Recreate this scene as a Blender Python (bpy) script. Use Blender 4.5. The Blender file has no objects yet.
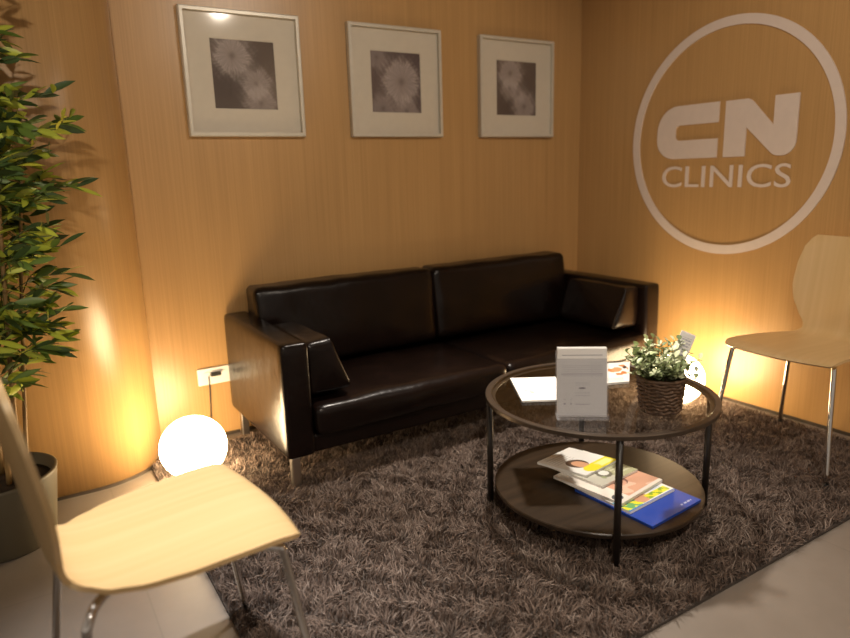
import bpy, bmesh, math, random
import numpy as np
from mathutils import Vector, Matrix, noise
R = math.radians
PI = math.pi
rng = np.random.default_rng(7)
random.seed(5)
scene = bpy.context.scene
COL = scene.collection

# ------------------------------------------------------------------ materials
MATS = {}
def newmat(name):
    m = bpy.data.materials.new(name); m.use_nodes = True
    nt = m.node_tree; nt.nodes.clear()
    out = nt.nodes.new('ShaderNodeOutputMaterial')
    b = nt.nodes.new('ShaderNodeBsdfPrincipled')
    nt.links.new(b.outputs[0], out.inputs[0])
    MATS[name] = m
    return m, nt, b, out
def coords(nt, scale=(1, 1, 1), kind='Object'):
    t = nt.nodes.new('ShaderNodeTexCoord'); mp = nt.nodes.new('ShaderNodeMapping')
    mp.inputs['Scale'].default_value = scale
    nt.links.new(t.outputs[kind], mp.inputs[0])
    return mp.outputs[0]
def noise_tex(nt, vec, scale, detail=3, rough=.5):
    n = nt.nodes.new('ShaderNodeTexNoise')
    n.inputs['Scale'].default_value = scale; n.inputs['Detail'].default_value = detail
    n.inputs['Roughness'].default_value = rough
    nt.links.new(vec, n.inputs['Vector'])
    return n.outputs['Fac']
def ramp(nt, fac, stops):
    r = nt.nodes.new('ShaderNodeValToRGB')
    e = r.color_ramp.elements
    while len(e) < len(stops): e.new(.5)
    for i, (p, c) in enumerate(stops):
        e[i].position = p; e[i].color = (*c, 1)
    nt.links.new(fac, r.inputs[0])
    return r.outputs[0]
def bump(nt, b, fac, strength, dist=.01):
    n = nt.nodes.new('ShaderNodeBump'); n.inputs['Strength'].default_value = strength
    n.inputs['Distance'].default_value = dist
    nt.links.new(fac, n.inputs['Height']); nt.links.new(n.outputs[0], b.inputs['Normal'])
def simple(name, col, rough=.5, metal=0, var=.08, scale=30, bmp=0, spec=.5, sc=(1, 1, 1)):
    m, nt, b, o = newmat(name)
    v = coords(nt, sc)
    f = noise_tex(nt, v, scale)
    c0 = tuple(max(0, x * (1 - var)) for x in col); c1 = tuple(min(1, x * (1 + var)) for x in col)
    nt.links.new(ramp(nt, f, [(.3, c0), (.7, c1)]), b.inputs['Base Color'])
    b.inputs['Roughness'].default_value = rough; b.inputs['Metallic'].default_value = metal
    b.inputs['Specular IOR Level'].default_value = spec
    if bmp: bump(nt, b, f, bmp, .003)
    return m

# wood veneer with fine vertical grain
def veneer(name, axis_scale):
    m, nt, b, o = newmat(name)
    v = coords(nt, axis_scale)
    f1 = noise_tex(nt, v, 1.0, 4, .6)
    v2 = coords(nt, tuple(x * .17 if x > 2 else x * .5 for x in axis_scale))
    f2 = noise_tex(nt, v2, 1.0, 2, .5)
    c1 = ramp(nt, f1, [(.25, (.41, .240, .092)), (.75, (.52, .312, .128))])
    c2 = ramp(nt, f2, [(.3, (.93, .92, .91)), (.7, (1, 1, 1))])
    mx = nt.nodes.new('ShaderNodeMix'); mx.data_type = 'RGBA'; mx.blend_type = 'MULTIPLY'
    mx.inputs[0].default_value = 1
    nt.links.new(c1, mx.inputs[6]); nt.links.new(c2, mx.inputs[7])
    nt.links.new(mx.outputs[2], b.inputs['Base Color'])
    b.inputs['Roughness'].default_value = .33
    b.inputs['Specular IOR Level'].default_value = .45
    bump(nt, b, f1, .06, .002)
    b.inputs['Coat Weight'].default_value = .12; b.inputs['Coat Roughness'].default_value = .30
    return m
veneer('veneer', (150, 150, 1.3))

def tiles():
    m, nt, b, o = newmat('floor_tiles')
    v = coords(nt, (1, 1, 1))
    br = nt.nodes.new('ShaderNodeTexBrick')
    br.offset = 0.0; br.inputs['Scale'].default_value = 1
    br.inputs['Brick Width'].default_value = .9; br.inputs['Row Height'].default_value = .9
    br.inputs['Mortar Size'].default_value = .003; br.inputs['Mortar Smooth'].default_value = .3
    br.inputs['Color1'].default_value = (.215, .185, .16, 1); br.inputs['Color2'].default_value = (.225, .195, .168, 1)
    br.inputs['Mortar'].default_value = (.195, .168, .145, 1)
    nt.links.new(v, br.inputs['Vector'])
    f = noise_tex(nt, v, 5, 6, .6)
    c2 = ramp(nt, f, [(.3, (.86, .85, .84)), (.7, (1, 1, 1))])
    mx = nt.nodes.new('ShaderNodeMix'); mx.data_type = 'RGBA'; mx.blend_type = 'MULTIPLY'; mx.inputs[0].default_value = 1
    nt.links.new(br.outputs['Color'], mx.inputs[6]); nt.links.new(c2, mx.inputs[7])
    nt.links.new(mx.outputs[2], b.inputs['Base Color'])
    b.inputs['Roughness'].default_value = .38
tiles()

def leather():
    m, nt, b, o = newmat('leather')
    v = coords(nt, (1, 1, 1))
    f = noise_tex(nt, v, 9, 3, .55)
    g = noise_tex(nt, v, 350, 2, .5)
    nt.links.new(ramp(nt, f, [(.3, (.005, .0025, .0018)), (.7, (.009, .0045, .0034))]), b.inputs['Base Color'])
    b.inputs['Roughness'].default_value = .27
    b.inputs['Specular IOR Level'].default_value = .30
    ad = nt.nodes.new('ShaderNodeMath'); ad.operation = 'MULTIPLY_ADD'
    ad.inputs[1].default_value = .06
    nt.links.new(g, ad.inputs[0]); nt.links.new(f, ad.inputs[2])
    bump(nt, b, ad.outputs[0], .30, .012)
leather()

def attr_mat(name, rough=.5, coat=0, attr='Col', spec=.5, trans=0):
    m, nt, b, o = newmat(name)
    a = nt.nodes.new('ShaderNodeVertexColor'); a.layer_name = attr
    nt.links.new(a.outputs[0], b.inputs['Base Color'])
    b.inputs['Roughness'].default_value = rough
    b.inputs['Specular IOR Level'].default_value = spec
    b.inputs['Coat Weight'].default_value = coat
    return m
attr_mat('print_matte', .7, 0, spec=.3)
attr_mat('print_gloss', .35, .2)
attr_mat('rug_pile', .95, spec=.1)
attr_mat('leaf', .42, spec=.45)

def glass(name, tint, fres=1.45, rough=.0, base=(1, 1, 1), haze=0):
    m, nt, b, o = newmat(name)
    nt.nodes.remove(b)
    t = nt.nodes.new('ShaderNodeBsdfTransparent'); t.inputs[0].default_value = (*tint, 1)
    g = nt.nodes.new('ShaderNodeBsdfGlossy'); g.inputs['Roughness'].default_value = rough
    fr = nt.nodes.new('ShaderNodeFresnel'); fr.inputs[0].default_value = fres
    mx = nt.nodes.new('ShaderNodeMixShader')
    ge = nt.nodes.new('ShaderNodeNewGeometry'); inv = nt.nodes.new('ShaderNodeMath'); inv.operation = 'SUBTRACT'; inv.inputs[0].default_value = 1
    mu = nt.nodes.new('ShaderNodeMath'); mu.operation = 'MULTIPLY'   # only the outer surface reflects; the sheet is thin
    nt.links.new(ge.outputs['Backfacing'], inv.inputs[1]); nt.links.new(fr.outputs[0], mu.inputs[0]); nt.links.new(inv.outputs[0], mu.inputs[1])
    nt.links.new(mu.outputs[0], mx.inputs[0]); nt.links.new(t.outputs[0], mx.inputs[1]); nt.links.new(g.outputs[0], mx.inputs[2])
    last = mx.outputs[0]
    if haze:
        d = nt.nodes.new('ShaderNodeBsdfDiffuse'); d.inputs[0].default_value = (*base, 1)
        m2 = nt.nodes.new('ShaderNodeMixShader'); m2.inputs[0].default_value = haze
        nt.links.new(last, m2.inputs[1]); nt.links.new(d.outputs[0], m2.inputs[2]); last = m2.outputs[0]
    nt.links.new(last, o.inputs[0])
    return m
glass('table_glass', (.90, .91, .90), 1.5)
glass('picture_glass', (.97, .97, .97), 1.33, .08)
glass('acrylic', (.93, .93, .94), 1.45, .05, (.75, .75, .78), .13)

def emit(name, col, strength):
    m, nt, b, o = newmat(name)
    b.inputs['Base Color'].default_value = (.9, .88, .82, 1)
    b.inputs['Emission Color'].default_value = (*col, 1)
    b.inputs['Emission Strength'].default_value = strength
    b.inputs['Roughness'].default_value = .25
    return m
emit('globe_glow', (1, .72, .40), 34)

def plywood():
    m, nt, b, o = newmat('birch_ply')
    v = coords(nt, (1.2, 50, 1.2))
    f = noise_tex(nt, v, 1.0, 3, .5)
    nt.links.new(ramp(nt, f, [(.3, (.64, .435, .20)), (.7, (.70, .49, .245))]), b.inputs['Base Color'])
    b.inputs['Roughness'].default_value = .32
    b.inputs['Coat Weight'].default_value = .4; b.inputs['Coat Roughness'].default_value = .25
plywood()
simple('chrome', (.72, .70, .68), .14, 1, .03)
simple('brushed_steel', (.50, .47, .44), .30, 1, .05)
simple('black_metal', (.014, .010, .008), .36, 0, .2)
simple('rim_metal', (.085, .062, .045), .34, .6, .12)
simple('dark_oak', (.028, .017, .010), .34, 0, .35, 1, .1, .5, (3, 60, 3))
simple('frame_silver', (.58, .54, .46), .35, .15, .04)
simple('mat_board', (.66, .60, .50), .85, 0, .02)
simple('logo_white', (.66, .56, .50), .5, 0, .02)
simple('plastic_white', (.80, .78, .74), .35, 0, .02)
simple('plastic_black', (.015, .015, .015), .4, 0, .1)
simple('pot_taupe', (.115, .10, .065), .5, 0, .08, 8)
simple('soil', (.030, .020, .012), .95, 0, .5, 40, 1)
simple('cane', (.28, .17, .06), .55, 0, .35, 12)
simple('wicker', (.10, .055, .030), .55, 0, .35, 60, .4)
simple('twig_green', (.08, .11, .035), .6, 0, .2)
simple('ceiling_paint', (.42, .36, .30), .9, 0, .02, 4)
simple('gap_shade', (.045, .032, .022), .6, 0, .2)
simple('rug_backing', (.045, .034, .028), .95, 0, .2)
simple('paper', (.86, .85, .83), .7, 0, .01)
simple('ink', (.20, .20, .24), .8, 0, .05)
simple('ink_faint', (.52, .51, .53), .8, 0, .02)
simple('folder_blue', (.012, .055, .34), .32, 0, .1, 6)

# ------------------------------------------------------------------ mesh helpers
def link(name, me, mat, parent=None, smooth=False, kind=None):
    o = bpy.data.objects.new(name, me); COL.objects.link(o)
    if mat is not None:
        for mm in (mat if isinstance(mat, (list, tuple)) else [mat]):
            me.materials.append(MATS[mm])
    if smooth:
        me.polygons.foreach_set('use_smooth', [True] * len(me.polygons))
    if parent: o.parent = parent
    if kind: o['kind'] = kind
    return o
def mesh_of(bm, name='m', recalc=True):
    if recalc: bmesh.ops.recalc_face_normals(bm, faces=bm.faces)
    me = bpy.data.meshes.new(name); bm.to_mesh(me); bm.free(); return me
def empty(name, loc, rz=0, label=None, cat=None, group=None):
    o = bpy.data.objects.new(name, None); o.empty_display_size = .1; COL.objects.link(o)
    o.location = loc; o.rotation_euler = (0, 0, rz)
    tag(o, label, cat, group); return o
def tag(o, label=None, cat=None, group=None):
    if label: o['label'] = label
    if cat: o['category'] = cat
    if group: o['group'] = group
    return o
def copy_tree(o, parent=None):
    c = o.copy(); COL.objects.link(c); c.parent = parent
    for ch in list(o.children): copy_tree(ch, c)
    return c
def add_box(bm, c, s, bev=0, seg=2, rot=None):
    r = bmesh.ops.create_cube(bm, size=1); vs = r['verts']
    M = Matrix.Translation(c) @ (rot if rot is not None else Matrix.Identity(4)) @ Matrix.Diagonal((*s, 1))
    bmesh.ops.transform(bm, matrix=M, verts=vs)
    if bev:
        es = list({e for v in vs for e in v.link_edges})
        bmesh.ops.bevel(bm, geom=es, offset=bev, segments=seg, affect='EDGES', profile=.5)
def box(name, c, s, mat, parent=None, bev=0, seg=2, rot=None, kind=None, smooth=False):
    bm = bmesh.new(); add_box(bm, c, s, bev, seg, rot)
    o = link(name, mesh_of(bm), mat, parent, smooth, kind)
    return o
def add_lathe(bm, prof, n=48, c=(0, 0, 0), cap=True):
    rings = []
    for (r, z) in prof:
        if r < 1e-6: rings.append([bm.verts.new((c[0], c[1], c[2] + z))])
        else: rings.append([bm.verts.new((c[0] + r * math.cos(2 * PI * k / n), c[1] + r * math.sin(2 * PI * k / n), c[2] + z)) for k in range(n)])
    for a, b in zip(rings, rings[1:]):
        for k in range(n):
            k2 = (k + 1) % n
            if len(a) == 1 and len(b) == 1: continue
            if len(a) == 1: bm.faces.new((a[0], b[k], b[k2]))
            elif len(b) == 1: bm.faces.new((a[k], b[0], a[k2]))
            else: bm.faces.new((a[k], b[k], b[k2], a[k2]))
    if cap:
        for rg in (rings[0], rings[-1]):
            if len(rg) > 2: bm.faces.new(rg)
def lathe(name, prof, mat, parent=None, n=48, c=(0, 0, 0), smooth=True, cap=True):
    bm = bmesh.new(); add_lathe(bm, prof, n, c, cap)
    o = link(name, mesh_of(bm), mat, parent, smooth)
    return o
def smooth_path(pts, n=6):
    P = [Vector(p) for p in pts]; out = []
    P = [2 * P[0] - P[1]] + P + [2 * P[-1] - P[-2]]
    for i in range(1, len(P) - 2):
        for k in range(n):
            t = k / n; a, b, c, d = P[i - 1], P[i], P[i + 1], P[i + 2]
            out.append(.5 * ((2 * b) + (c - a) * t + (2 * a - 5 * b + 4 * c - d) * t * t + (3 * b - a - 3 * c + d) * t ** 3))
    out.append(P[-2]); return out
def add_tube(bm, pts, rad, n=10, cap=True):
    pts = [Vector(p) for p in pts]; rings = []
    up = None
    for i, p in enumerate(pts):
        t = (pts[min(i + 1, len(pts) - 1)] - pts[max(i - 1, 0)]).normalized()
        if up is None:
            up = t.orthogonal().normalized()
        up = (up - t * up.dot(t)).normalized(); w = t.cross(up)
        r = rad[i] if isinstance(rad, (list, tuple)) else rad
        rings.append([bm.verts.new(p + r * (math.cos(2 * PI * k / n) * up + math.sin(2 * PI * k / n) * w)) for k in range(n)])
    for a, b in zip(rings, rings[1:]):
        for k in range(n): bm.faces.new((a[k], a[(k + 1) % n], b[(k + 1) % n], b[k]))
    if cap: bm.faces.new(rings[0]); bm.faces.new(rings[-1])
def tube(name, pts, rad, mat, parent=None, n=10):
    bm = bmesh.new(); add_tube(bm, pts, rad, n)
    return link(name, mesh_of(bm), mat, parent, True)
def add_prism(bm, poly, to3, depth):
    """poly: 2-D outline; to3(u,v,d) -> 3-D point; extruded by depth."""
    a = [bm.verts.new(to3(u, v, 0)) for u, v in poly]; b = [bm.verts.new(to3(u, v, depth)) for u, v in poly]
    bm.faces.new(a); bm.faces.new(b)
    n = len(poly)
    for k in range(n): bm.faces.new((a[k], a[(k + 1) % n], b[(k + 1) % n], b[k]))
def pillow(name, size, mat, parent=None, r=.04, puff=(0, 0, 0), n=14, warp=None, seed=0, wr=.002, loc=(0, 0, 0)):
    """soft upholstered block: rounded box whose faces swell, with small wrinkles."""
    bm = bmesh.new(); bmesh.ops.create_cube(bm, size=2)
    bmesh.ops.subdivide_edges(bm, edges=bm.edges, cuts=n, use_grid_fill=True)
    h = Vector(size) / 2
    for v in bm.verts:
        q = v.co.copy(); s = [math.copysign(1, c) for c in q]
        # denser near the edges
        q = Vector([math.sin(c * PI / 2) for c in q])
        p = Vector([q[i] * h[i] for i in range(3)])
        core = Vector([max(-(h[i] - r), min(h[i] - r, p[i])) for i in range(3)])
        d = p - core
        if d.length > 1e-9: d = d.normalized() * r
        P = core + d
        u = [P[i] / h[i] for i in range(3)]
        for i in range(3):
            j, k = (i + 1) % 3, (i + 2) % 3
            P[i] += puff[i] * u[i] * max(0, 1 - u[j] ** 2) * max(0, 1 - u[k] ** 2)
        nz = noise.noise_vector(P * 9 + Vector((seed * 3.1, seed, 0)))
        P += nz * wr * 2
        if warp: P = Vector(warp(P, u))
        v.co = P + Vector(loc)
    return link(name, mesh_of(bm), mat, parent, True)
def quad_grid(name, P00, P10, P01, nx, ny, colfun, mat, parent=None, curl=None):
    """flat printed sheet with colours from colfun(u,v)."""
    P00, P10, P01 = (np.array(p, float) for p in (P00, P10, P01))
    U, V = np.meshgrid(np.linspace(0, 1, nx + 1), np.linspace(0, 1, ny + 1))
    co = P00 + U[..., None] * (P10 - P00) + V[..., None] * (P01 - P00)
    if curl is not None: co = co + curl(U, V)
    co = co.reshape(-1, 3); w = nx + 1
    faces = [(j * w + i, j * w + i + 1, (j + 1) * w + i + 1, (j + 1) * w + i) for j in range(ny) for i in range(nx)]
    me = bpy.data.meshes.new(name); me.from_pydata(co.tolist(), [], faces)
    c = colfun(U.ravel(), V.ravel()); c = np.clip(c, 0, 1)
    a = me.color_attributes.new('Col', 'FLOAT_COLOR', 'POINT')
    a.data.foreach_set('color', np.hstack([c, np.ones((len(c), 1))]).ravel())
    return link(name, me, mat, parent)
def text_mesh(body, width, height, to3, depth, mat, name, parent, kind=None, spacing=1.0):
    cu = bpy.data.curves.new('txt', 'FONT'); cu.body = body; cu.size = 1; cu.space_character = spacing
    cu.resolution_u = 4
    tmp = bpy.data.objects.new('txt', cu); COL.objects.link(tmp)
    dg = bpy.context.evaluated_depsgraph_get(); dg.update()
    me = bpy.data.meshes.new_from_object(tmp.evaluated_get(dg))
    bpy.data.objects.remove(tmp); bpy.data.curves.remove(cu)
    bm = bmesh.new(); bm.from_mesh(me); bpy.data.meshes.remove(me)
    bmesh.ops.remove_doubles(bm, verts=bm.verts, dist=1e-5)
    if depth:
        r = bmesh.ops.extrude_face_region(bm, geom=list(bm.faces))
        for v in r['geom']:
            if isinstance(v, bmesh.types.BMVert): v.co.z += 1
    xs = [v.co.x for v in bm.verts]; ys = [v.co.y for v in bm.verts]
    x0, x1, y0, y1 = min(xs), max(xs), min(ys), max(ys)
    for v in bm.verts:
        v.co = Vector(to3((v.co.x - x0) / (x1 - x0) * width, (v.co.y - y0) / (y1 - y0) * height, v.co.z * depth))
    return link(name, mesh_of(bm, recalc=bool(depth)), mat, parent, False, kind)

# ------------------------------------------------------------------ setting
H = 2.55
XL, YF = -5.2, -5.6
box('floor', ((XL + .0) / 2 + .1, YF / 2 + .1, -.05), (-XL + .2, -YF + .2, .1), 'floor_tiles', kind='structure')
box('ceiling', ((XL + .0) / 2 + .1, YF / 2 + .1, H + .05), (-XL + .2, -YF + .2, .1), 'ceiling_paint', kind='structure')
box('wall_right', (.1, YF / 2 + .1, H / 2), (.2, -YF + .2, H), 'veneer', kind='structure')
box('wall_back', ((XL - .0) / 2, .1, H / 2), (-XL, .2, H), 'veneer', kind='structure')
# partition that swells out of the back wall on the left with a rounded corner
poly = [(-2.46, 0)] + [(-2.75 + .29 * math.cos(a), -.27 * math.sin(a)) for a in [PI / 2 * k / 24 for k in range(1, 25)]] + [(XL, -.27), (XL, 0)]
bm = bmesh.new(); add_prism(bm, poly, lambda u, v, d: (u, v, d), H)
me = mesh_of(bm)
o = link('wall_left', me, 'veneer', None, False, 'structure')
for p in me.polygons:
    if abs(p.normal.z) < .5: p.use_smooth = True
# thin dark strip standing in for the shade in the gap under the panelling
bm = bmesh.new()
poly2 = [(-2.457, -.001)] + [(-2.75 + .293 * math.cos(a), -.273 * math.sin(a)) for a in [PI / 2 * k / 24 for k in range(1, 25)]] + [(XL, -.273), (XL, -.001)]
add_prism(bm, poly2, lambda u, v, d: (u, v, d), .012)
link('gap_shade_left', mesh_of(bm), 'gap_shade', None, False, 'structure')
box('gap_shade_back', (-1.225, -.003, .007), (2.45, .006, .014), 'gap_shade', kind='structure')
box('gap_shade_right', (-.003, YF / 2, .007), (.006, -YF, .014), 'gap_shade', kind='structure')

# ------------------------------------------------------------------ pictures
def dandelion(heads, bg0, bg1, seed):
    def f(u, v):
        X = u * 27.5; Y = v * 28
        base = np.zeros((len(u), 3))
        g = .5 + .5 * np.sin(u * 3.1 + seed) * np.cos(v * 2.7 + seed * 2)
        c = np.array(bg0)[None] * (1 - g[:, None]) + np.array(bg1)[None] * g[:, None]
        r0 = np.random.default_rng(seed)
        for (cx, cy, rad, br) in heads:
            dx, dy = X - cx, Y - cy; d = np.hypot(dx, dy) + .9 * np.sin(X * .9 + cy) * np.cos(Y * .8 + cx) + .5 * np.sin(X * 2.1 + Y * 1.7 + cx); a = np.arctan2(dy, dx)
            ph = r0.uniform(0, 6, 4)
            st = .5 + .5 * np.sin(a * 23 + ph[0]) * np.cos(a * 9 + ph[1] + d * .5)
            fl = .5 + .5 * np.sin(a * 37 + ph[2] + 2 * np.sin(d * 1.6))
            edge = 1 / (1 + np.exp((d - rad * (.93 + .12 * fl)) * 1.0))
            spots = np.exp(-((d / rad - .82) / .14) ** 2) * fl * .35
            m = edge * br * (.42 + .26 * st * np.clip(d / rad, .2, 1) + .5 * spots)
            m *= 1 - .60 * np.exp(-(np.hypot(dx, dy) / (rad * .18)) ** 2)
            col = np.array((.60, .52, .49))
            c = c * (1 - m[:, None]) + col * m[:, None]
            # stalk
            s = np.exp(-((dx - .12 * dy) / .5) ** 2) * (dy < -rad * .1) * (dy > -rad * 2.2) * .3
            c = c * (1 - .3 * s[:, None])
        return c
    return f
FX = [-2.209, -1.473, -.7323]; FS = .503; ZT = 1.818
heads = [([(9, 21.5, 7.5, 1), (18.5, 10.5, 6, .85), (20, 3, 6.5, .75)], (.10, .075, .065), (.17, .13, .105), 1),
         ([(16.5, 14.5, 9.8, .95), (3.5, 25, 5, .6), (6, 2, 6, .6), (19, 1, 6, .7)], (.085, .06, .065), (.15, .11, .10), 4),
         ([(9.5, 21.5, 7.5, .95), (9, 14, 5, .7), (19, 5, 7, .85), (15, 11, 4, .6)], (.10, .075, .065), (.15, .11, .09), 3)]
labs = ['framed dandelion print nearest the rounded wall, leftmost above the sofa',
        'middle framed print above the sofa, filled by one large dandelion head',
        'framed dandelion print nearest the room corner, rightmost above the sofa']
for i, x in enumerate(FX):
    t = empty('framed_picture', (x + FS / 2, 0, ZT - FS), 0, labs[i], 'picture', 'dandelion prints above the sofa')
    h = FS / 2; w = .016; dp = .030
    outer = [(-h, 0), (h, 0), (h, FS), (-h, FS)]; inner = [(-h + w, w), (h - w, w), (h - w, FS - w), (-h + w, FS - w)]
    bm = bmesh.new()
    L = []
    for pl, y in ((outer, -.001), (outer, -dp + .003), ([(a * (1 - .004 / h), FS / 2 + (b - FS / 2) * (1 - .004 / h)) for a, b in outer], -dp), (inner, -dp), (inner, -.012)):
        L.append([bm.verts.new((a, y, b)) for a, b in pl])
    for a, b in zip(L, L[1:]):
        for k in range(4): bm.faces.new((a[k], a[(k + 1) % 4], b[(k + 1) % 4], b[k]))
    link('frame', mesh_of(bm), 'frame_silver', t)
    # mat with a bevelled window
    iw, ih = .1375, .14; cz = FS / 2
    bm = bmesh.new(); L = []
    for hw, hh, y in ((h - w, h - w, -.0125), (iw, ih, -.0125), (iw - .003, ih - .003, -.0105)):
        L.append([bm.verts.new((sx * hw, y, cz + sz * hh)) for sx, sz in ((-1, -1), (1, -1), (1, 1), (-1, 1))])
    for a, b in zip(L, L[1:]):
        for k in range(4): bm.faces.new((a[k], a[(k + 1) % 4], b[(k + 1) % 4], b[k]))
    link('mat_board', mesh_of(bm), 'mat_board', t)
    hd = heads[i]
    quad_grid('print', (-iw, -.010, cz - ih), (iw, -.010, cz - ih), (-iw, -.010, cz + ih), 90, 90, dandelion(*hd), 'print_matte', t)
    box('backing_board', (0, -.005, cz), (FS - .01, .008, FS - .01), 'frame_silver', t)
    box('glass', (0, -.0155, cz), (FS - 2 * w - .001, .002, FS - 2 * w - .001), 'picture_glass', t)

# ------------------------------------------------------------------ logo on the right wall
t = empty('wall_logo', (0, -.9387, 1.2525), 0, 'large raised white ring with the letters CN and CLINICS on the wood wall', 'sign')
def onwall(u, z, d): return (-d, -(u - .9387), z - 1.2525)
D0 = .0
def ring_bm(Ro, Ri, d):
    bm = bmesh.new(); n = 128; L = []
    for rr, dd in ((Ri, 0), (Ri, d), (Ro, d), (Ro, 0)):
        L.append([bm.verts.new((-dd, rr * math.cos(2 * PI * k / n), rr * math.sin(2 * PI * k / n))) for k in range(n)])
    L.append(L[0])
    for a, b in zip(L, L[1:]):
        for k in range(n): bm.faces.new((a[k], a[(k + 1) % n], b[(k + 1) % n], b[k]))
    return bm
link('ring', mesh_of(ring_bm(.536, .494, .006)), 'logo_white', t)
def arc(cx, cy, rx, ry, a0, a1, n=8): return [(cx + rx * math.cos(R(a0 + (a1 - a0) * k / n)), cy + ry * math.sin(R(a0 + (a1 - a0) * k / n))) for k in range(n + 1)]
Cp = [(.903, 1.424)] + arc(.675, 1.304, .118, .120, 90, 180) + arc(.665, 1.262, .108, .092, 180, 270) + [(.903, 1.170), (.903, 1.258)] + \
     arc(.690, 1.282, .024, .024, 270, 180, 5) + arc(.690, 1.307, .024, .024, 180, 90, 5) + [(.903, 1.331)]
bm = bmesh.new(); add_prism(bm, Cp, onwall, .005); link('letter_c', mesh_of(bm), 'logo_white', t)
Np = [(.937, 1.170), (.937, 1.422), (1.045, 1.422)] + [(1.066, 1.413)] + [(1.172, 1.300), (1.172, 1.422), (1.278, 1.422)] + \
     arc(1.218, 1.230, .060, .062, 0, -90, 7) + arc(1.205, 1.235, .06, .067, -90, -135, 4) + [(1.045, 1.298), (1.045, 1.170)]
bm = bmesh.new(); add_prism(bm, Np, onwall, .006); link('letter_n', mesh_of(bm), 'logo_white', t)
text_mesh('CLINICS', .670, .103, lambda x, y, d: onwall(.597 + x, 1.031 + y, d), .004, 'logo_white', 'lettering', t)

# ------------------------------------------------------------------ sofa
SL, SR, SF, SB, HA, AW = -2.148, -.1545, -.740, -.015, .565, .108
W = SR - SL
sofa = empty('sofa', ((SL + SR) / 2, (SF + SB) / 2, .012), 0, 'low dark brown leather sofa with slim block arms and steel legs against the wood wall', 'sofa')
ox, oy = sofa.location.x, sofa.location.y
def S(x, y, z): return (x - ox, y - oy, z - .012)
hz = .133
for sx in (0, 1):
    cx = SL + AW / 2 if not sx else SR - AW / 2
    pillow('armrest', (AW, SF * -1 + SB, HA - hz), 'leather', sofa, r=.018, puff=(.003, .004, .003), n=12, seed=sx + 1, wr=.0006, loc=S(cx, (SF + SB) / 2, (HA + hz) / 2))
pillow('back_frame', (W - 2 * AW - .004, .030, .60 - hz), 'leather', sofa, r=.012, puff=(0, .003, 0), n=10, seed=4, wr=.0006, loc=S((SL + SR) / 2, SB - .018, (.60 + hz) / 2))
box('seat_base', S((SL + SR) / 2, (SF + .02 + SB - .08) / 2, (hz + .205) / 2), (W - 2 * AW - .004, -(SF + .02 - SB + .08), .205 - hz), 'leather', sofa, .01)
xi0, xi1 = SL + AW + .003, SR - AW - .003; xm = (xi0 + xi1) / 2
for k, (a, b) in enumerate(((xi0, xm - .001), (xm + .001, xi1))):
    pillow('seat_cushion', (b - a, .53, .118), 'leather', sofa, r=.028, puff=(.0, .010, .013), n=20, seed=10 + k, wr=.003, loc=S((a + b) / 2, -.768 + .265, .208 + .059))
def lean(P, u):   # back cushion leans back towards its top
    t_ = (u[2] + 1) / 2
    return (P.x, P.y + .040 * t_ - .03, P.z)
for k, (a, b) in enumerate(((xi0 - .004, xm - .001), (xm + .001, xi1 - .014))):
    o = pillow('back_cushion', (b - a, .145, .352), 'leather', sofa, r=.030, puff=(.0, .014, .004), n=20, warp=lean, seed=20 + k, wr=.003, loc=S((a + b) / 2 - .018, -.148, .334 + .177))
    # piping down the inner edge
for k, x in enumerate((xi0 + .012, xm - .010, xm + .010, xi1 - .012)):
    pass
for (lx, ly) in ((SL + .035, SF + .035), (SR - .035, SF + .035), (SL + .035, SB - .06), (SR - .035, SB - .06)):
    bm = bmesh.new(); add_box(bm, S(lx, ly, (hz + .002 + .012) / 2), (.034, .034, hz + .002 - .012), .006)
    link('leg', mesh_of(bm), 'brushed_steel', sofa)

# bolster cushions leaning on the arms
def wedge(P, u):
    t_ = (u[2] + 1) / 2
    x = P.x
    if x > 0: x = x * (1 - .85 * t_)
    return (x, P.y, P.z)
def bolster(side):
    t = empty('arm_cushion', (0, 0, 0), 0)
    pillow('cover', (.18, .40, .205), 'leather', t, r=.024, puff=(.010, .006, .003), n=14, warp=wedge, seed=31, wr=.002)
    # piping around the front end
    pts = []
    for (a, b) in ((-1, -1), (-1, 1), (1, 1), (1, -1)):
        pts.append((a, b))
    path = [(-.066, -.092), (-.077, -.076), (-.077, .076), (-.066, .096), (-.004, .098), (.012, .086), (.052, 0), (.084, -.074), (.074, -.092)]
    bm = bmesh.new()
    P = smooth_path([(x, -.193, z) for x, z in path + [path[0]]], 5)
    add_tube(bm, P, .0025, 8, cap=False)
    link('piping', mesh_of(bm), 'leather', t, True)
    return t
b1 = bolster(1)
b1.location = (xi0 + .085, -.515, .354 + .100); b1.rotation_euler = (0, R(-2), 0)
tag(b1, 'dark leather cushion leaning inside the left arm of the sofa, beside the wall socket', 'cushion', 'leather arm cushions')
b2 = copy_tree(b1)
b2.location = (xi1 - .085, -.500, .354 + .100); b2.rotation_euler = (0, R(-2), PI)
tag(b2, 'dark leather cushion leaning inside the right arm of the sofa, behind the table plant', 'cushion', 'leather arm cushions')
# the piping belongs at the end facing the room on the copy too
for ch in b2.children:
    if ch.name.startswith('piping'): ch.location = (0, .386, 0)
for ch in list(b1.children):
    if ch.name.startswith('piping'): bpy.data.objects.remove(ch)

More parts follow.
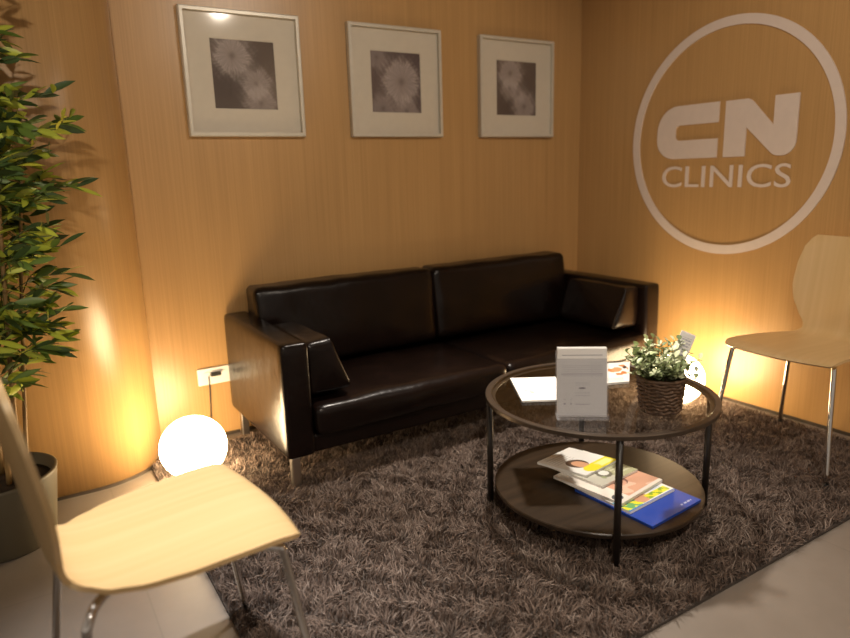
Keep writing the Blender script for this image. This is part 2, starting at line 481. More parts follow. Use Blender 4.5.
# ------------------------------------------------------------------ rug
RX0, RX1, RY0, RY1 = -2.535, -.085, -1.960, -.10
rug = empty('rug', ((RX0 + RX1) / 2, (RY0 + RY1) / 2, 0), 0, 'dark taupe shag rug with long tufted pile under the sofa and coffee table', 'rug')
box('backing', (0, 0, .005), (RX1 - RX0, RY1 - RY0, .009), 'rug_backing', rug)
def pile():
    sp = .0062
    nx, ny = int((RX1 - RX0) / sp), int((RY1 - RY0) / sp)
    X, Y = np.meshgrid(np.linspace(RX0 + .004, RX1 - .004, nx), np.linspace(RY0 + .004, RY1 - .004, ny))
    X = X.ravel() + rng.uniform(-.004, .004, X.size); Y = Y.ravel() + rng.uniform(-.004, .004, Y.size)
    # thinner where nothing is seen (beneath the sofa)
    keep = (Y < -.55) | (rng.random(X.size) < .35)
    X, Y = X[keep], Y[keep]; N = X.size
    # flow field so that the tufts clump and swirl
    def field(x, y, s, ph):
        return np.sin(x * s + ph) * np.cos(y * s * 1.13 + ph * 1.7) + .6 * np.sin(x * s * 2.3 + y * s * 1.9 + ph * 2.1)
    ang = 2.2 * field(X, Y, 21, .4) + 1.6 * field(X, Y, 47, 2.2) + rng.normal(0, .7, N)
    lean = np.clip(.75 + .35 * field(X, Y, 33, 1.1) + rng.normal(0, .2, N), .1, 1.5)
    ln = rng.uniform(.020, .036, N)
    wd = rng.uniform(.0012, .0022, N)
    fx, fy = np.cos(ang), np.sin(ang)
    a2 = rng.uniform(0, 2 * PI, N); wx, wy = np.cos(a2), np.sin(a2)
    # feet of table, sofa and chair press the pile down
    levels = [(0, 1.0), (.35, 1.0), (.7, .8), (1.0, .2)]
    verts = np.zeros((N, 8, 3))
    for i, (t, w) in enumerate(levels):
        bend = lean * t * t
        h = ln * (t - .38 * t * np.minimum(lean, 1.3) * t)
        px = X + fx * bend * ln * .9; py = Y + fy * bend * ln * .9; pz = .009 + np.maximum(h, .002 * i)
        verts[:, 2 * i, 0] = px - wx * wd * w; verts[:, 2 * i, 1] = py - wy * wd * w; verts[:, 2 * i, 2] = pz
        verts[:, 2 * i + 1, 0] = px + wx * wd * w; verts[:, 2 * i + 1, 1] = py + wy * wd * w; verts[:, 2 * i + 1, 2] = pz
    # nothing pokes into the walls
    verts[..., 0] = np.minimum(verts[..., 0], -.012); verts[..., 1] = np.minimum(verts[..., 1], -.012)
    base = (np.arange(N) * 8)[:, None, None]
    q = np.array([[0, 1, 3, 2], [2, 3, 5, 4], [4, 5, 7, 6]])[None]
    faces = (base + q).reshape(-1, 4)
    verts[..., 0] -= rug.location.x; verts[..., 1] -= rug.location.y
    me = bpy.data.meshes.new('pile')
    me.vertices.add(N * 8); me.vertices.foreach_set('co', verts.ravel())
    me.loops.add(faces.size); me.loops.foreach_set('vertex_index', faces.ravel())
    me.polygons.add(len(faces)); me.polygons.foreach_set('loop_start', np.arange(0, faces.size, 4))
    me.update(calc_edges=True)
    base_c = np.array([.165, .122, .100]); dark = np.array([.105, .075, .061]); light = np.array([.225, .178, .152])
    k = rng.random(N)[:, None]
    c = np.where(k < .35, dark, np.where(k < .8, base_c, light)) * rng.uniform(.85, 1.15, (N, 1))
    c = np.repeat(c, 8, axis=0)
    a = me.color_attributes.new('Col', 'FLOAT_COLOR', 'POINT')
    a.data.foreach_set('color', np.hstack([c, np.ones((len(c), 1))]).ravel())
    link('pile', me, 'rug_pile', rug, False, 'stuff')
pile()

# ------------------------------------------------------------------ coffee table
TX, TY, TH, TR = -1.3256, -1.4446, .4184, .3673
table = empty('coffee_table', (TX, TY, .010), 0, 'round glass-topped coffee table with black metal legs and dark wooden lower shelf', 'table')
tz = .010
bm = bmesh.new()
add_lathe(bm, [(TR - .017, TH - .012 - tz), (TR + .003, TH - .012 - tz), (TR + .003, TH - .0005 - tz), (TR + .001, TH + .001 - tz), (TR - .015, TH + .001 - tz), (TR - .017, TH - .001 - tz), (TR - .017, TH - .010 - tz), (TR - .030, TH - .010 - tz), (TR - .030, TH - .012 - tz), (TR - .017, TH - .012 - tz)], 96, cap=False)
link('rim', mesh_of(bm), 'rim_metal', table, False)
lathe('glass_top', [(0, TH - .0085 - tz), (TR - .0175, TH - .0085 - tz), (TR - .0175, TH - .001 - tz), (0, TH - .001 - tz)], 'table_glass', table, 96, smooth=False)
ZS = .1053
lathe('shelf', [(0, ZS - .016 - tz), (.338, ZS - .016 - tz), (.3405, ZS - .013 - tz), (.3405, ZS - .003 - tz), (.338, ZS - tz), (0, ZS - tz)], 'dark_oak', table, 96, smooth=False)
for a in (143, -127, -37, 53):
    c, s = math.cos(R(a)), math.sin(R(a))
    bm = bmesh.new()
    add_tube(bm, [(c * .356, s * .356, 0), (c * .356, s * .356, TH - .0125 - tz)], .0105, 14)
    leg = link('leg', mesh_of(bm), 'black_metal', table, True)

# acrylic leaflet holder on the table
def rot2(cx, cy, a): return Matrix.Translation((cx, cy, 0)) @ Matrix.Rotation(a, 4, 'Z')
zt = TH + .0015
# local frame: x = to the right along the front, y = away from the camera, front at y=0
hold = empty('leaflet_holder', (-1.541, -1.5875, zt), math.atan2(-1.6335 + 1.541, -1.479 + 1.603), 'clear acrylic stand holding a stack of white leaflets, on the glass table top', 'leaflet holder')
hw = .075
bm = bmesh.new()
add_box(bm, (0, .020, .0015), (2 * hw, .060, .003), .0008)
link('base', mesh_of(bm), 'acrylic', hold)
tilt = Matrix.Rotation(R(-7), 4, 'X')
bm = bmesh.new(); add_box(bm, Vector((0, .012, .003)) + tilt @ Vector((0, 0, .0885)), (2 * hw, .003, .172), .0006, rot=tilt)
link('front_panel', mesh_of(bm), 'acrylic', hold)
bm = bmesh.new(); add_box(bm, Vector((0, .036, .003)) + tilt @ Vector((0, 0, .0975)), (2 * hw, .003, .190), .0006, rot=tilt)
link('back_panel', mesh_of(bm), 'acrylic', hold)
bm = bmesh.new(); add_box(bm, (0, -.004, .009), (2 * hw, .004, .018), .001, rot=Matrix.Rotation(R(32), 4, 'X'))
link('front_lip', mesh_of(bm), 'acrylic', hold)
# stack of leaflets in the holder
leaf = empty('leaflet_stack', hold.location, hold.rotation_euler.z, 'stack of white printed leaflets standing upright inside the clear acrylic stand', 'leaflets')
bm = bmesh.new()
for k in range(7):
    top = .203 + .002 * math.sin(k * 2.1)
    add_box(bm, Vector((.0006 * math.sin(k * 3), .0150 + k * .0028, .0035)) + tilt @ Vector((0, 0, top / 2)), (.142, .0022, top), rot=tilt)
link('sheets', mesh_of(bm), 'paper', leaf)
def face_pt(x, z, off=.0): return Vector((x, .0150 - .0013 - off, .0035)) + tilt @ Vector((0, 0, z))
# generic flat booklet -------------------------------------------------------
def booklet(name, corners, z, th, colfun, label, cat, group=None, mat='print_gloss', nx=60, ny=60, droop=None, body='paper'):
    """corners: P00 (front-left), P10 (front-right), P01 (back-left) in the plane; thickness th upward from z."""
    p = [np.array((*c, 0.0)) for c in corners]
    c0 = p[0]
    t = empty(name, (c0[0], c0[1], z), 0, label, cat, group)
    a, b = p[1] - c0, p[2] - c0
    bm = bmesh.new(); n = 12; g0, g1 = [], []
    dz = (lambda u, v: 0.0) if droop is None else droop
    for j in range(n + 1):
        r0, r1 = [], []
        for i in range(n + 1):
            u, v = i / n, j / n; q = a * u + b * v
            r0.append(bm.verts.new((q[0], q[1], dz(u, v)))); r1.append(bm.verts.new((q[0], q[1], th + dz(u, v))))
        g0.append(r0); g1.append(r1)
    for j in range(n):
        for i in range(n):
            bm.faces.new((g0[j][i], g0[j + 1][i], g0[j + 1][i + 1], g0[j][i + 1])); bm.faces.new((g1[j][i], g1[j][i + 1], g1[j + 1][i + 1], g1[j + 1][i]))
    for i in range(n):
        for (s0, s1, e0, e1) in ((g0[0][i], g0[0][i + 1], g1[0][i + 1], g1[0][i]), (g0[n][i + 1], g0[n][i], g1[n][i], g1[n][i + 1]), (g0[i + 1][0], g0[i][0], g1[i][0], g1[i + 1][0]), (g0[i][n], g0[i + 1][n], g1[i + 1][n], g1[i][n])):
            bm.faces.new((s0, s1, e0, e1))
    link('pages', mesh_of(bm), body, t)
    if colfun is not None:
        e = .0006
        quad_grid('cover', (0, 0, th + e), (a[0], a[1], th + e), (b[0], b[1], th + e), nx, ny, colfun, mat, t,
                  curl=None if droop is None else (lambda U, V: np.stack([0 * U, 0 * U, np.vectorize(dz)(U, V)], -1)))
    return t
def painter(base, *shapes):
    """shapes: ('rect',u0,u1,v0,v1,col) or ('disc',u,v,ru,rv,col) or ('rows', u0,u1,v0,v1,n,col)"""
    def f(u, v):
        c = np.tile(np.array(base, float), (len(u), 1))
        for s in shapes:
            if s[0] == 'rect': m = (u >= s[1]) & (u <= s[2]) & (v >= s[3]) & (v <= s[4]); c[m] = s[5]
            elif s[0] == 'disc': m = ((u - s[1]) / s[3]) ** 2 + ((v - s[2]) / s[4]) ** 2 <= 1; c[m] = s[5]
            elif s[0] == 'rows':
                m = (u >= s[1]) & (u <= s[2]) & (v >= s[3]) & (v <= s[4]) & (np.floor((v - s[3]) / (s[4] - s[3]) * s[5] * 2) % 2 == 0) & (np.sin(u * 90 + v * 200) > -.6); c[m] = s[6]
            elif s[0] == 'blobs':
                w = np.sin(u * s[1] + 1.3) * np.cos(v * s[2] + .7) + .5 * np.sin(u * s[1] * 2.1 + v * s[2] * 1.7)
                m = (w > s[3]) & (u >= s[4]) & (u <= s[5]) & (v >= s[6]) & (v <= s[7]); c[m] = s[8]
        return c
    return f
g_ = (.60, .60, .62)
quad_grid('printed_face', face_pt(-.070, .002), face_pt(.070, .002), face_pt(-.070, .201), 140, 210,
          painter((.80, .79, .78), ('rect', .08, .92, .905, .915, (.25, .25, .30)), ('rows', .08, .92, .60, .78, 6, g_), ('rect', .70, .708, .58, .80, g_), ('rect', .78, .788, .58, .80, g_), ('rect', .86, .868, .58, .80, g_),
                  ('rect', .06, .94, .628, .636, (.40, .40, .44)), ('disc', .50, .42, .075, .014, (.12, .12, .16)), ('rows', .36, .66, .30, .38, 2, g_), ('rows', .36, .66, .46, .52, 2, g_), ('rows', .36, .66, .17, .21, 1, (.45, .45, .48)),
                  ('disc', .14, .185, .03, .015, (.40, .40, .45)), ('disc', .27, .185, .02, .015, (.42, .42, .45)), ('disc', .14, .25, .02, .01, g_), ('disc', .27, .25, .02, .01, g_)), 'print_matte', leaf)
# white leaflet left of the holder; front edge runs under/behind it
booklet('folded_leaflet', ((-1.587, -1.368), (-1.452, -1.452), (-1.466, -1.161)), zt, .005,
        painter((.86, .84, .80), ('disc', .24, .42, .07, .055, (.35, .36, .42)), ('disc', .245, .42, .045, .035, (.86, .84, .80)), ('disc', .30, .33, .05, .04, (.60, .45, .42)), ('rect', .18, .38, .24, .27, (.45, .44, .45))),
        'white folded leaflet with a small printed emblem lying left of the acrylic stand', 'leaflet', None, 'print_matte', 60, 90)
booklet('magazine', ((-1.275, -1.395), (-1.175, -1.440), (-1.090, -1.235)), zt, .007,
        painter((.80, .78, .74), ('blobs', 9, 14, .35, .25, .95, .35, .85, (.55, .20, .06)), ('disc', .55, .62, .18, .12, (.62, .30, .14)), ('disc', .82, .72, .07, .07, (.05, .035, .03)), ('rows', .1, .8, .08, .2, 3, (.4, .4, .4))),
        'white magazine with an orange picture, on the glass between acrylic stand and plant', 'magazine', None, 'print_gloss', 50, 60)

# magazines on the lower shelf (bottom to top)
G = 'magazines fanned out on the lower shelf'
z0 = ZS + .0008
booklet('folder', ((-1.421, -1.756), (-1.170, -1.735), (-1.437, -1.457)), z0, .008, painter((.012, .055, .36), ('rows', .70, .90, .055, .085, 1, (.55, .6, .75))),
        'glossy blue folder at the bottom of the stack on the lower shelf', 'folder', G, body='folder_blue')
z0 += .0090
yel = (.80, .72, .04); skin = (.62, .33, .20)
booklet('magazine', ((-1.420, -1.672), (-1.190, -1.652), (-1.437, -1.40)), z0, .008,
        painter((.78, .76, .72), ('rect', 0, .30, .0, .25, (.10, .38, .55)), ('rect', .0, .42, .02, .14, yel), ('blobs', 24, 30, -.1, 0, .42, .02, .14, (.15, .4, .15)), ('disc', .42, .12, .13, .10, skin), ('rect', .50, .95, .03, .13, yel), ('blobs', 30, 50, .1, .5, .95, .03, .13, (.25, .38, .04)), ('rect', .72, .9, .14, .24, (.55, .62, .70)), ('rect', 0, 1, 0, .012, (.1, .2, .5))),
        'magazine with a yellow and pale blue cover lying directly on the blue folder', 'magazine', G, nx=90, ny=110)
z0 += .0090
booklet('magazine', ((-1.415, -1.636), (-1.185, -1.600), (-1.455, -1.375)), z0, .009,
        painter((.80, .74, .68), ('rect', .25, 1, .05, .62, (.66, .36, .25)), ('blobs', 8, 11, .4, .25, 1, .05, .6, (.78, .52, .40)), ('disc', .52, .34, .13, .10, (.22, .10, .08)), ('disc', .50, .30, .09, .06, (.70, .40, .29)), ('disc', .76, .46, .13, .10, (.80, .80, .82)), ('disc', .76, .45, .07, .04, (.45, .46, .52)), ('disc', .10, .12, .085, .065, (.10, .11, .12)), ('rows', .05, .15, .105, .135, 1, (.6, .6, .6))),
        'magazine with a salmon pink photo cover and a round dark emblem', 'magazine', G, nx=90, ny=110)
z0 += .0100
booklet('magazine', ((-1.392, -1.533), (-1.205, -1.515), (-1.425, -1.315)), z0, .008,
        painter((.62, .60, .52), ('rect', .5, 1, .0, .4, (.42, .42, .26)), ('disc', .42, .24, .15, .12, (.18, .17, .13)), ('disc', .44, .26, .10, .08, (.80, .80, .76)), ('disc', .30, .16, .05, .04, (.35, .38, .22)), ('rows', .6, .95, .1, .3, 3, (.65, .64, .5))),
        'magazine with a white cup on its muted green cover, just below the topmost one', 'magazine', G, nx=80, ny=90)
z0 += .0090
def curl1(u, v): return 0.0
booklet('magazine', ((-1.391, -1.462), (-1.215, -1.436), (-1.452, -1.290)), z0, .008,
        painter((.80, .78, .76), ('rows', .08, .60, .62, .92, 5, (.55, .52, .50)), ('rect', .28, 1.0, .0, .26, yel), ('rect', .55, .95, .05, .20, (.88, .82, .30)), ('disc', .37, .42, .20, .20, (.10, .06, .04)), ('disc', .38, .36, .13, .17, skin), ('disc', .38, .12, .20, .13, yel)),
        'magazine with a person in yellow on a white cover, topmost of its stack', 'magazine', G, nx=80, ny=80)

# potted plant on the table -----------------------------------------------------
PXc, PYc = -1.302, -1.668
pot = empty('potted_plant', (PXc, PYc, zt), 0, 'small bushy pale green plant in a brown woven basket pot on the glass top', 'plant')
def woven():
    bm = bmesh.new(); rows, n = 9, 72; hgt = .106
    add_lathe(bm, [(0, .001), (.055, .001), (.0555, .004), (.064, hgt - .006), (.061, hgt - .006), (.058, hgt - .02), (0, hgt - .02)], 48, cap=False)
    for r in range(rows):
        z = .006 + (hgt - .010) * (r + .5) / rows; rad = .0565 + .0095 * z / hgt
        pts = []
        for k in range(n):
            a = 2 * PI * k / n; w = .0022 * math.sin(a * 18 + (PI if r % 2 else 0))
            pts.append((math.cos(a) * (rad + w), math.sin(a) * (rad + w), z + .0025 * math.sin(a * 9 + r)))
        pts.append(pts[0]); add_tube(bm, pts, .0048, 6, cap=False)
    for k in range(18):
        a = 2 * PI * (k + .5) / 18
        add_tube(bm, [(math.cos(a) * .0565, math.sin(a) * .0565, .002), (math.cos(a) * .066, math.sin(a) * .066, hgt)], .0024, 5)
    pts = [(math.cos(2 * PI * k / 48) * .067, math.sin(2 * PI * k / 48) * .067, hgt) for k in range(49)]
    add_tube(bm, pts, .0055, 6, cap=False)
    return link('basket', mesh_of(bm), 'wicker', pot, True)
woven()
lathe('soil', [(0, .092), (.0565, .092), (0, .099)], 'soil', pot, 24)
def add_leaf(V, F, Cc, base, d, up, ln, wd, col, fold=.25, droop=.2, seg=4):
    d = d.normalized(); side = d.cross(up)
    if side.length < 1e-3: side = d.orthogonal()
    side.normalize(); nrm = side.cross(d).normalized()
    i0 = len(V)
    for k in range(seg + 1):
        t = k / seg; w = wd * math.sin(PI * min(1, t * .92 + .04)) ** .8 if k < seg else .0003
        p = base + d * ln * t - Vector((0, 0, 1)) * droop * ln * t * t
        V += [p - side * w / 2 + nrm * fold * w / 2, p, p + side * w / 2 + nrm * fold * w / 2]
        Cc += [col * 1.0, col * 1.15, col * 1.0]
    for k in range(seg):
        a = i0 + 3 * k
        F += [(a, a + 1, a + 4, a + 3), (a + 1, a + 2, a + 5, a + 4)]
def leaf_mesh(name, V, F, Cc, parent, mat='leaf'):
    me = bpy.data.meshes.new(name); me.from_pydata([tuple(v) for v in V], [], F)
    c = np.clip(np.array(Cc), 0, 1)
    a = me.color_attributes.new('Col', 'FLOAT_COLOR', 'POINT'); a.data.foreach_set('color', np.hstack([c, np.ones((len(c), 1))]).ravel())
    return link(name, me, mat, parent, True)
V, F, Cc = [], [], []; stems = bmesh.new()
for s in range(88):
    a = random.uniform(0, 2 * PI); rr = .045 * math.sqrt(random.random())
    p0 = Vector((math.cos(a) * rr, math.sin(a) * rr, .095))
    out = random.uniform(.1, 1.35); hgt = random.uniform(.030, .118) * (1.15 - .35 * out)
    p2 = p0 + Vector((math.cos(a) * .055 * out, math.sin(a) * .055 * out, hgt)); pm = (p0 + p2) / 2 + Vector((0, 0, .012))
    path = smooth_path([p0, pm, p2], 4); add_tube(stems, path, .0012, 5)
    nl = 7
    for k in range(nl):
        t = .35 + .65 * k / (nl - 1); q = path[min(len(path) - 1, int(t * (len(path) - 1)))]
        b_ = a + k * 2.4 + random.uniform(-.4, .4)
        d = Vector((math.cos(b_), math.sin(b_), random.uniform(.1, .9) + (.8 if k == nl - 1 else 0)))
        g = random.random()
        col = np.array((.62, .66, .44)) if g > .55 else (np.array((.36, .43, .22)) if g > .2 else np.array((.16, .21, .09)))
        add_leaf(V, F, Cc, q, d, Vector((0, 0, 1)), random.uniform(.020, .030), random.uniform(.013, .018), col * random.uniform(.85, 1.15), .3, .15)
link('stems', mesh_of(stems), 'twig_green', pot, True)
leaf_mesh('foliage', V, F, Cc, pot)

# leaflets tucked behind the plant
cards = empty('card_bundle', (PXc + .047, PYc - .008, zt + .124), R(-35), 'bundle of pale printed cards standing tilted behind the leaves of the table plant', 'cards')
rt = Matrix.Rotation(R(24), 4, 'Y') @ Matrix.Rotation(R(-12), 4, 'X')
bm = bmesh.new()
for k in range(4): add_box(bm, rt @ Vector((.001 * k, .003 * k, .055 + .0015 * k)), (.046, .0022, .115), rot=rt)
link('cards', mesh_of(bm), 'paper', cards)
c00, c10, c01 = (rt @ Vector(p) for p in ((-.0225, -.0015, .000), (.0225, -.0015, .000), (-.0225, -.0015, .110)))
quad_grid('printed_face', c00, c10, c01, 24, 70, painter((.84, .83, .82), ('rows', .15, .85, .15, .9, 9, (.40, .40, .48))), 'print_matte', cards)

# ------------------------------------------------------------------ globe lamps
def globe(loc, rz, label):
    t = empty('globe_lamp', loc, rz, label, 'lamp', 'glowing glass globe lamps on the floor')
    lathe('base', [(0, 0), (.066, 0), (.068, .004), (.066, .010), (.060, .014), (0, .014)], 'plastic_black', t, 40)
    prof = [(.125 * math.cos(a), .125 + .003 + .120 * math.sin(a)) for a in [-PI / 2 * .72 + k * (PI / 2 * 1.72) / 24 for k in range(25)]]
    prof[-1] = (0, prof[-1][1])
    lathe('glass_globe', [(0, prof[0][1])] + prof, 'globe_glow', t, 56)
    return t
g1 = globe((-2.405, -.399, .0095), 0, 'glowing white glass globe lamp on the tiles between rounded wall and sofa')
g2 = copy_tree(g1); g2.location = (-.262, -.945, .0095)
tag(g2, 'glowing white glass globe lamp behind the coffee table plant, beside the right wall')
tube('power_cord', smooth_path([(.064, 0, .006), (.10, .08, .004), (.10, .20, .004), (.16, .35, .004), (.16, .385, .02), (.17, .388, .20), (.17, .380, .285)], 6), .0028, 'plastic_black', g1, 6)

# wall socket
t = empty('wall_socket', (-2.205, 0, .290), 0, 'white double wall socket low on the wood wall beside the sofa arm', 'socket')
box('plate', (0, -.005, 0), (.150, .009, .076), 'plastic_white', t, .003)
for x in (-.036, .036):
    bm = bmesh.new(); add_lathe(bm, [(0, 0), (.021, 0), (.021, .003), (.019, .003), (.019, .001), (0, .001)], 28, cap=False)
    bmesh.ops.transform(bm, matrix=Matrix.Translation((x, -.0096, .0)) @ Matrix.Rotation(PI / 2, 4, 'X'), verts=bm.verts)
    link('outlet', mesh_of(bm), 'plastic_white', t, False)
bm = bmesh.new(); add_box(bm, (-.0, -.022, .010), (.045, .020, .014), .003)
link('plug', mesh_of(bm), 'plastic_black', t)

# ------------------------------------------------------------------ plywood chairs
def make_chair():
    t = empty('plywood_chair', (0, 0, 0), 0, None, 'chair', 'plywood shell chairs')
    prof = [(.246, .428), (.236, .438), (.20, .443), (.12, .441), (.02, .436), (-.08, .433), (-.125, .437), (-.156, .452), (-.172, .485), (-.182, .55), (-.198, .65), (-.214, .75), (-.230, .832)]
    P = smooth_path([(x, 0, z) for x, z in prof], 5)
    L = [0]
    for a, b in zip(P, P[1:]): L.append(L[-1] + (b - a).length)
    T = L[-1]
    def hwid(s):   # half width along the arc
        keys = [(0, .195), (.010, .208), (.028, .214), (.09, .214), (.20, .207), (.28, .192), (.34, .166), (.38, .135), (.41, .122), (.44, .126), (.48, .150), (.54, .178), (.60, .188), (.68, .182), (.75, .165), (T - .02, .145), (T, .122)]
        for (a, wa), (b, wb) in zip(keys, keys[1:]):
            if s <= b:
                k = (s - a) / max(1e-6, b - a); k = k * k * (3 - 2 * k) * .5 + k * .5; return wa + (wb - wa) * k
        return keys[-1][1]
    nw = 12; th = .0105; top, bot = [], []
    for i, p in enumerate(P):
        tg = (P[min(i + 1, len(P) - 1)] - P[max(i - 1, 0)]).normalized(); nr = Vector((tg.z, 0, -tg.x))   # up side / front side
        s = L[i]; w = hwid(s); cur = .022 * max(0, min(1, (s - .38) / .2)) + .004
        a_, b_ = [], []
        for k in range(nw + 1):
            v = (k / nw * 2 - 1); y = w * v
            lift = cur * v * v
            if s < .06: # front edge bows forward in the middle
                fwd = .022 * (1 - v * v) * (1 - s / .06)
            else: fwd = 0
            q = p + nr * lift + Vector((fwd, y, 0))
            a_.append(q + nr * th / 2); b_.append(q - nr * th / 2)
        top.append(a_); bot.append(b_)
    bm = bmesh.new(); TV = [[bm.verts.new(q) for q in r] for r in top]; BV = [[bm.verts.new(q) for q in r] for r in bot]
    n = len(P)
    for i in range(n - 1):
        for k in range(nw):
            bm.faces.new((TV[i][k], TV[i][k + 1], TV[i + 1][k + 1], TV[i + 1][k])); bm.faces.new((BV[i][k], BV[i + 1][k], BV[i + 1][k + 1], BV[i][k + 1]))
        bm.faces.new((TV[i][0], TV[i + 1][0], BV[i + 1][0], BV[i][0])); bm.faces.new((TV[i][nw], BV[i][nw], BV[i + 1][nw], TV[i + 1][nw]))
    for k in range(nw):
        bm.faces.new((TV[0][k], BV[0][k], BV[0][k + 1], TV[0][k + 1])); bm.faces.new((TV[n - 1][k], TV[n - 1][k + 1], BV[n - 1][k + 1], BV[n - 1][k]))
    o = link('shell', mesh_of(bm), 'birch_ply', t, True)
    o.data.set_sharp_from_angle(angle=R(40))
    for sx in (1, -1):
        for sy in (1, -1):
            if sx > 0: pts = [(.02, sy * .06, .418), (.12, sy * .12, .419), (.180, sy * .170, .4215), (.206, sy * .188, .419), (.216, sy * .195, .400), (.240, sy * .211, .22), (.272, sy * .234, .012)]
            else: pts = [(.0, sy * .06, .415), (-.07, sy * .10, .415), (-.115, sy * .135, .407), (-.135, sy * .155, .385), (-.142, sy * .160, .355), (-.165, sy * .182, .18), (-.187, sy * .202, .012)]
            leg = tube('leg', smooth_path(pts, 5), .0085, 'chrome', t, 12)
            fx, fy, _ = pts[-1]
            lathe('foot_cap', [(0, 0), (.0105, 0), (.0105, .016), (.0088, .020)], 'plastic_black', leg, 14, (fx, fy, 0), cap=False)
    bm = bmesh.new()
    add_box(bm, (-.0, 0, .417), (.05, .15, .014), .003)
    link('seat_bracket', mesh_of(bm), 'chrome', t)
    return t
ch1 = make_chair()
ch1.location = (-2.745, -1.565, .004); ch1.rotation_euler = (0, 0, R(4.5))
tag(ch1, 'pale plywood shell chair on chrome legs in the left foreground, standing on the bare tiles')
ch2 = copy_tree(ch1); ch2.location = (-.305, -1.580, .0095); ch2.rotation_euler = (0, 0, PI)
tag(ch2, 'plywood shell chair on chrome legs beside the right wall under the round logo')

# ------------------------------------------------------------------ bamboo tree
BX, BY = -3.040, -.490
pl = empty('bamboo_plant', (BX, BY, 0), 0, 'tall leafy bamboo in a taupe round pot, standing by the rounded wall', 'plant')
lathe('pot', [(0, 0), (.145, 0), (.150, .006), (.178, .228), (.180, .235), (.174, .238), (.168, .235), (.160, .20), (0, .20)], 'pot_taupe', pl, 56, cap=False)
lathe('soil', [(0, .202), (.160, .202), (.10, .212), (0, .216)], 'soil', pl, 32)
V, F, Cc = [], [], []; tw = bmesh.new()
rs = random.Random(11)
canes = [(.02, .03, 1.72, .010), (-.05, -.02, 1.62, .009), (.07, -.03, 1.50, .008), (-.01, .07, 1.66, .009), (.04, -.08, 1.34, .008), (-.09, .05, 1.45, .008), (.09, .04, 1.25, .007)]
for ci, (cx, cy, hh, r) in enumerate(canes):
    lx, ly = cx * 1.9 + .02, cy * 1.2
    P = smooth_path([(cx, cy, .225), (cx + (lx - cx) * .3, cy, hh * .4), (lx * .9, ly, hh * .75), (lx * 1.15, ly * 1.1, hh)], 8)
    bm = bmesh.new(); add_tube(bm, P, [r * (1 - .45 * k / (len(P) - 1)) * (1.12 if k % 3 == 0 else 1) for k in range(len(P))], 8)
    link('cane', mesh_of(bm), 'cane', pl, True)
    zz = .48 + rs.uniform(0, .12)
    while zz < hh + .03:
        k = min(len(P) - 1, max(0, int((zz - .225) / (hh - .225) * (len(P) - 1)))); q = P[k].copy(); q.z = min(zz, hh)
        for tt in range(2 if zz < .65 or rs.random() < .4 else 3):
            a = rs.uniform(0, 2 * PI); ln = rs.uniform(.08, .23) * (1.0 if zz > .6 else .85)
            e = q + Vector((math.cos(a) * ln, math.sin(a) * ln, rs.uniform(.02, .12)))
            if BY + e.y > -.32: e.y = -.32 - BY
            mid = (q + e) / 2 + Vector((0, 0, .02)); tp = smooth_path([q, mid, e], 4); add_tube(tw, tp, .0016, 5)
            for j in range(9):
                t_ = .35 + .65 * j / 8; b0 = tp[min(len(tp) - 1, int(t_ * (len(tp) - 1)))]
                b_ = a + rs.uniform(-1.3, 1.3)
                d = Vector((math.cos(b_), math.sin(b_), rs.uniform(-.35, .65)))
                g = rs.random()
                col = np.array((.46, .52, .06)) if g > .62 else (np.array((.13, .21, .04)) if g > .3 else np.array((.05, .09, .028)))
                if BY + b0.y + d.y * .12 > -.29: d.y = -abs(d.y)
                add_leaf(V, F, Cc, b0, d, Vector((rs.uniform(-1, 1), rs.uniform(-1, 1), rs.uniform(-.2, 1))), rs.uniform(.065, .11), rs.uniform(.015, .024), col * rs.uniform(.8, 1.2), .25, .12)
        zz += rs.uniform(.045, .075)
link('twigs', mesh_of(tw), 'twig_green', pl, True)
leaf_mesh('foliage', V, F, Cc, pl)

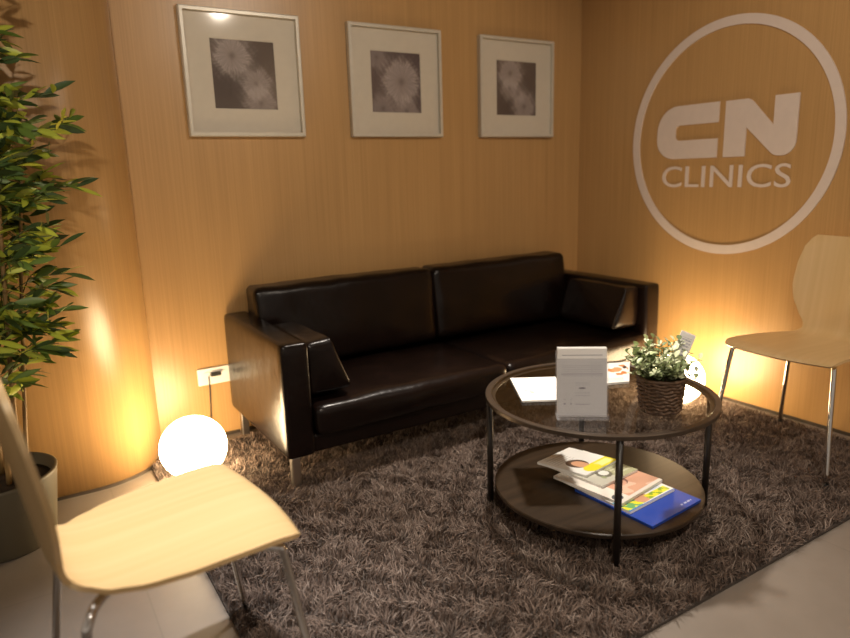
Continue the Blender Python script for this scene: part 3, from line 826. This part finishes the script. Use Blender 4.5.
# ------------------------------------------------------------------ lights
def spot(loc, power, col=(1, .80, .56), size=120, blend=1, rad=.04, target=None):
    l = bpy.data.lights.new('downlight_or_fill', 'SPOT'); l.energy = power; l.color = col; l.spot_size = R(size); l.spot_blend = blend; l.shadow_soft_size = rad
    o = bpy.data.objects.new('downlight_or_fill', l); COL.objects.link(o); o.location = loc
    d = Vector((0, 0, -1)) if target is None else (Vector(target) - Vector(loc))
    o.rotation_euler = d.to_track_quat('-Z', 'Y').to_euler()
    return o
WC = (1, .86, .70)
WC = (1, .86, .70)
spot((-1.30, -.88, 2.5), 350, (1, .90, .78), size=54, rad=.07, target=(-1.52, -1.25, 0))
spot((-2.62, -1.50, 2.5), 290, (1, .97, .94), size=36)
spot((-1.2, -2.9, 2.5), 100, WC, size=62, rad=.05, target=(-1.35, 0, 1.65))  # added front fill, aimed up at the pictures to brighten them
spot((-1.9, -2.4, 2.5), 105, WC, size=58, rad=.05, target=(0, -1.1, 1.25))  # fill spot put in to brighten the logo while sparing the rug
spot((-3.3, -3.2, 2.5), 110, WC, size=60, rad=.05, target=(-2.9, -.3, 1.3))
spot((-.9, -3.1, 2.5), 130, WC, size=110, rad=.05)
spot((-2.9, -3.5, 2.5), 120, WC, size=60, rad=.05, target=(-1.6, -1.7, .4))  # unseen fill added near the camera to lift the leaflet stand's front
w = bpy.data.worlds.new('World'); scene.world = w; w.use_nodes = True
w.node_tree.nodes['Background'].inputs[0].default_value = (1, .84, .68, 1)
w.node_tree.nodes['Background'].inputs[1].default_value = .38

# ------------------------------------------------------------------ camera
yaw, pitch, roll, fpx = .5519, -.2166, -.031, 662.38
fw = Vector((math.sin(yaw) * math.cos(pitch), math.cos(yaw) * math.cos(pitch), math.sin(pitch)))
r_ = Vector((math.cos(yaw), -math.sin(yaw), 0)); u_ = r_.cross(fw)
r2 = math.cos(roll) * r_ + math.sin(roll) * u_; u2 = -math.sin(roll) * r_ + math.cos(roll) * u_
cd = bpy.data.cameras.new('Camera'); cam = bpy.data.objects.new('Camera', cd); COL.objects.link(cam)
M = Matrix((r2, u2, -fw)).transposed().to_4x4(); M.translation = (-2.8869, -2.9088, 1.1392)
cam.matrix_world = M
cd.sensor_width = 36; cd.lens = fpx / 850 * 36
cd.dof.use_dof = True; cd.dof.focus_distance = 2.15; cd.dof.aperture_fstop = 1.7
scene.camera = cam
scene.view_settings.view_transform = 'Standard'; scene.view_settings.look = 'None'
scene.view_settings.gamma = 1; scene.view_settings.exposure = 0
scene.view_settings.use_curve_mapping = False
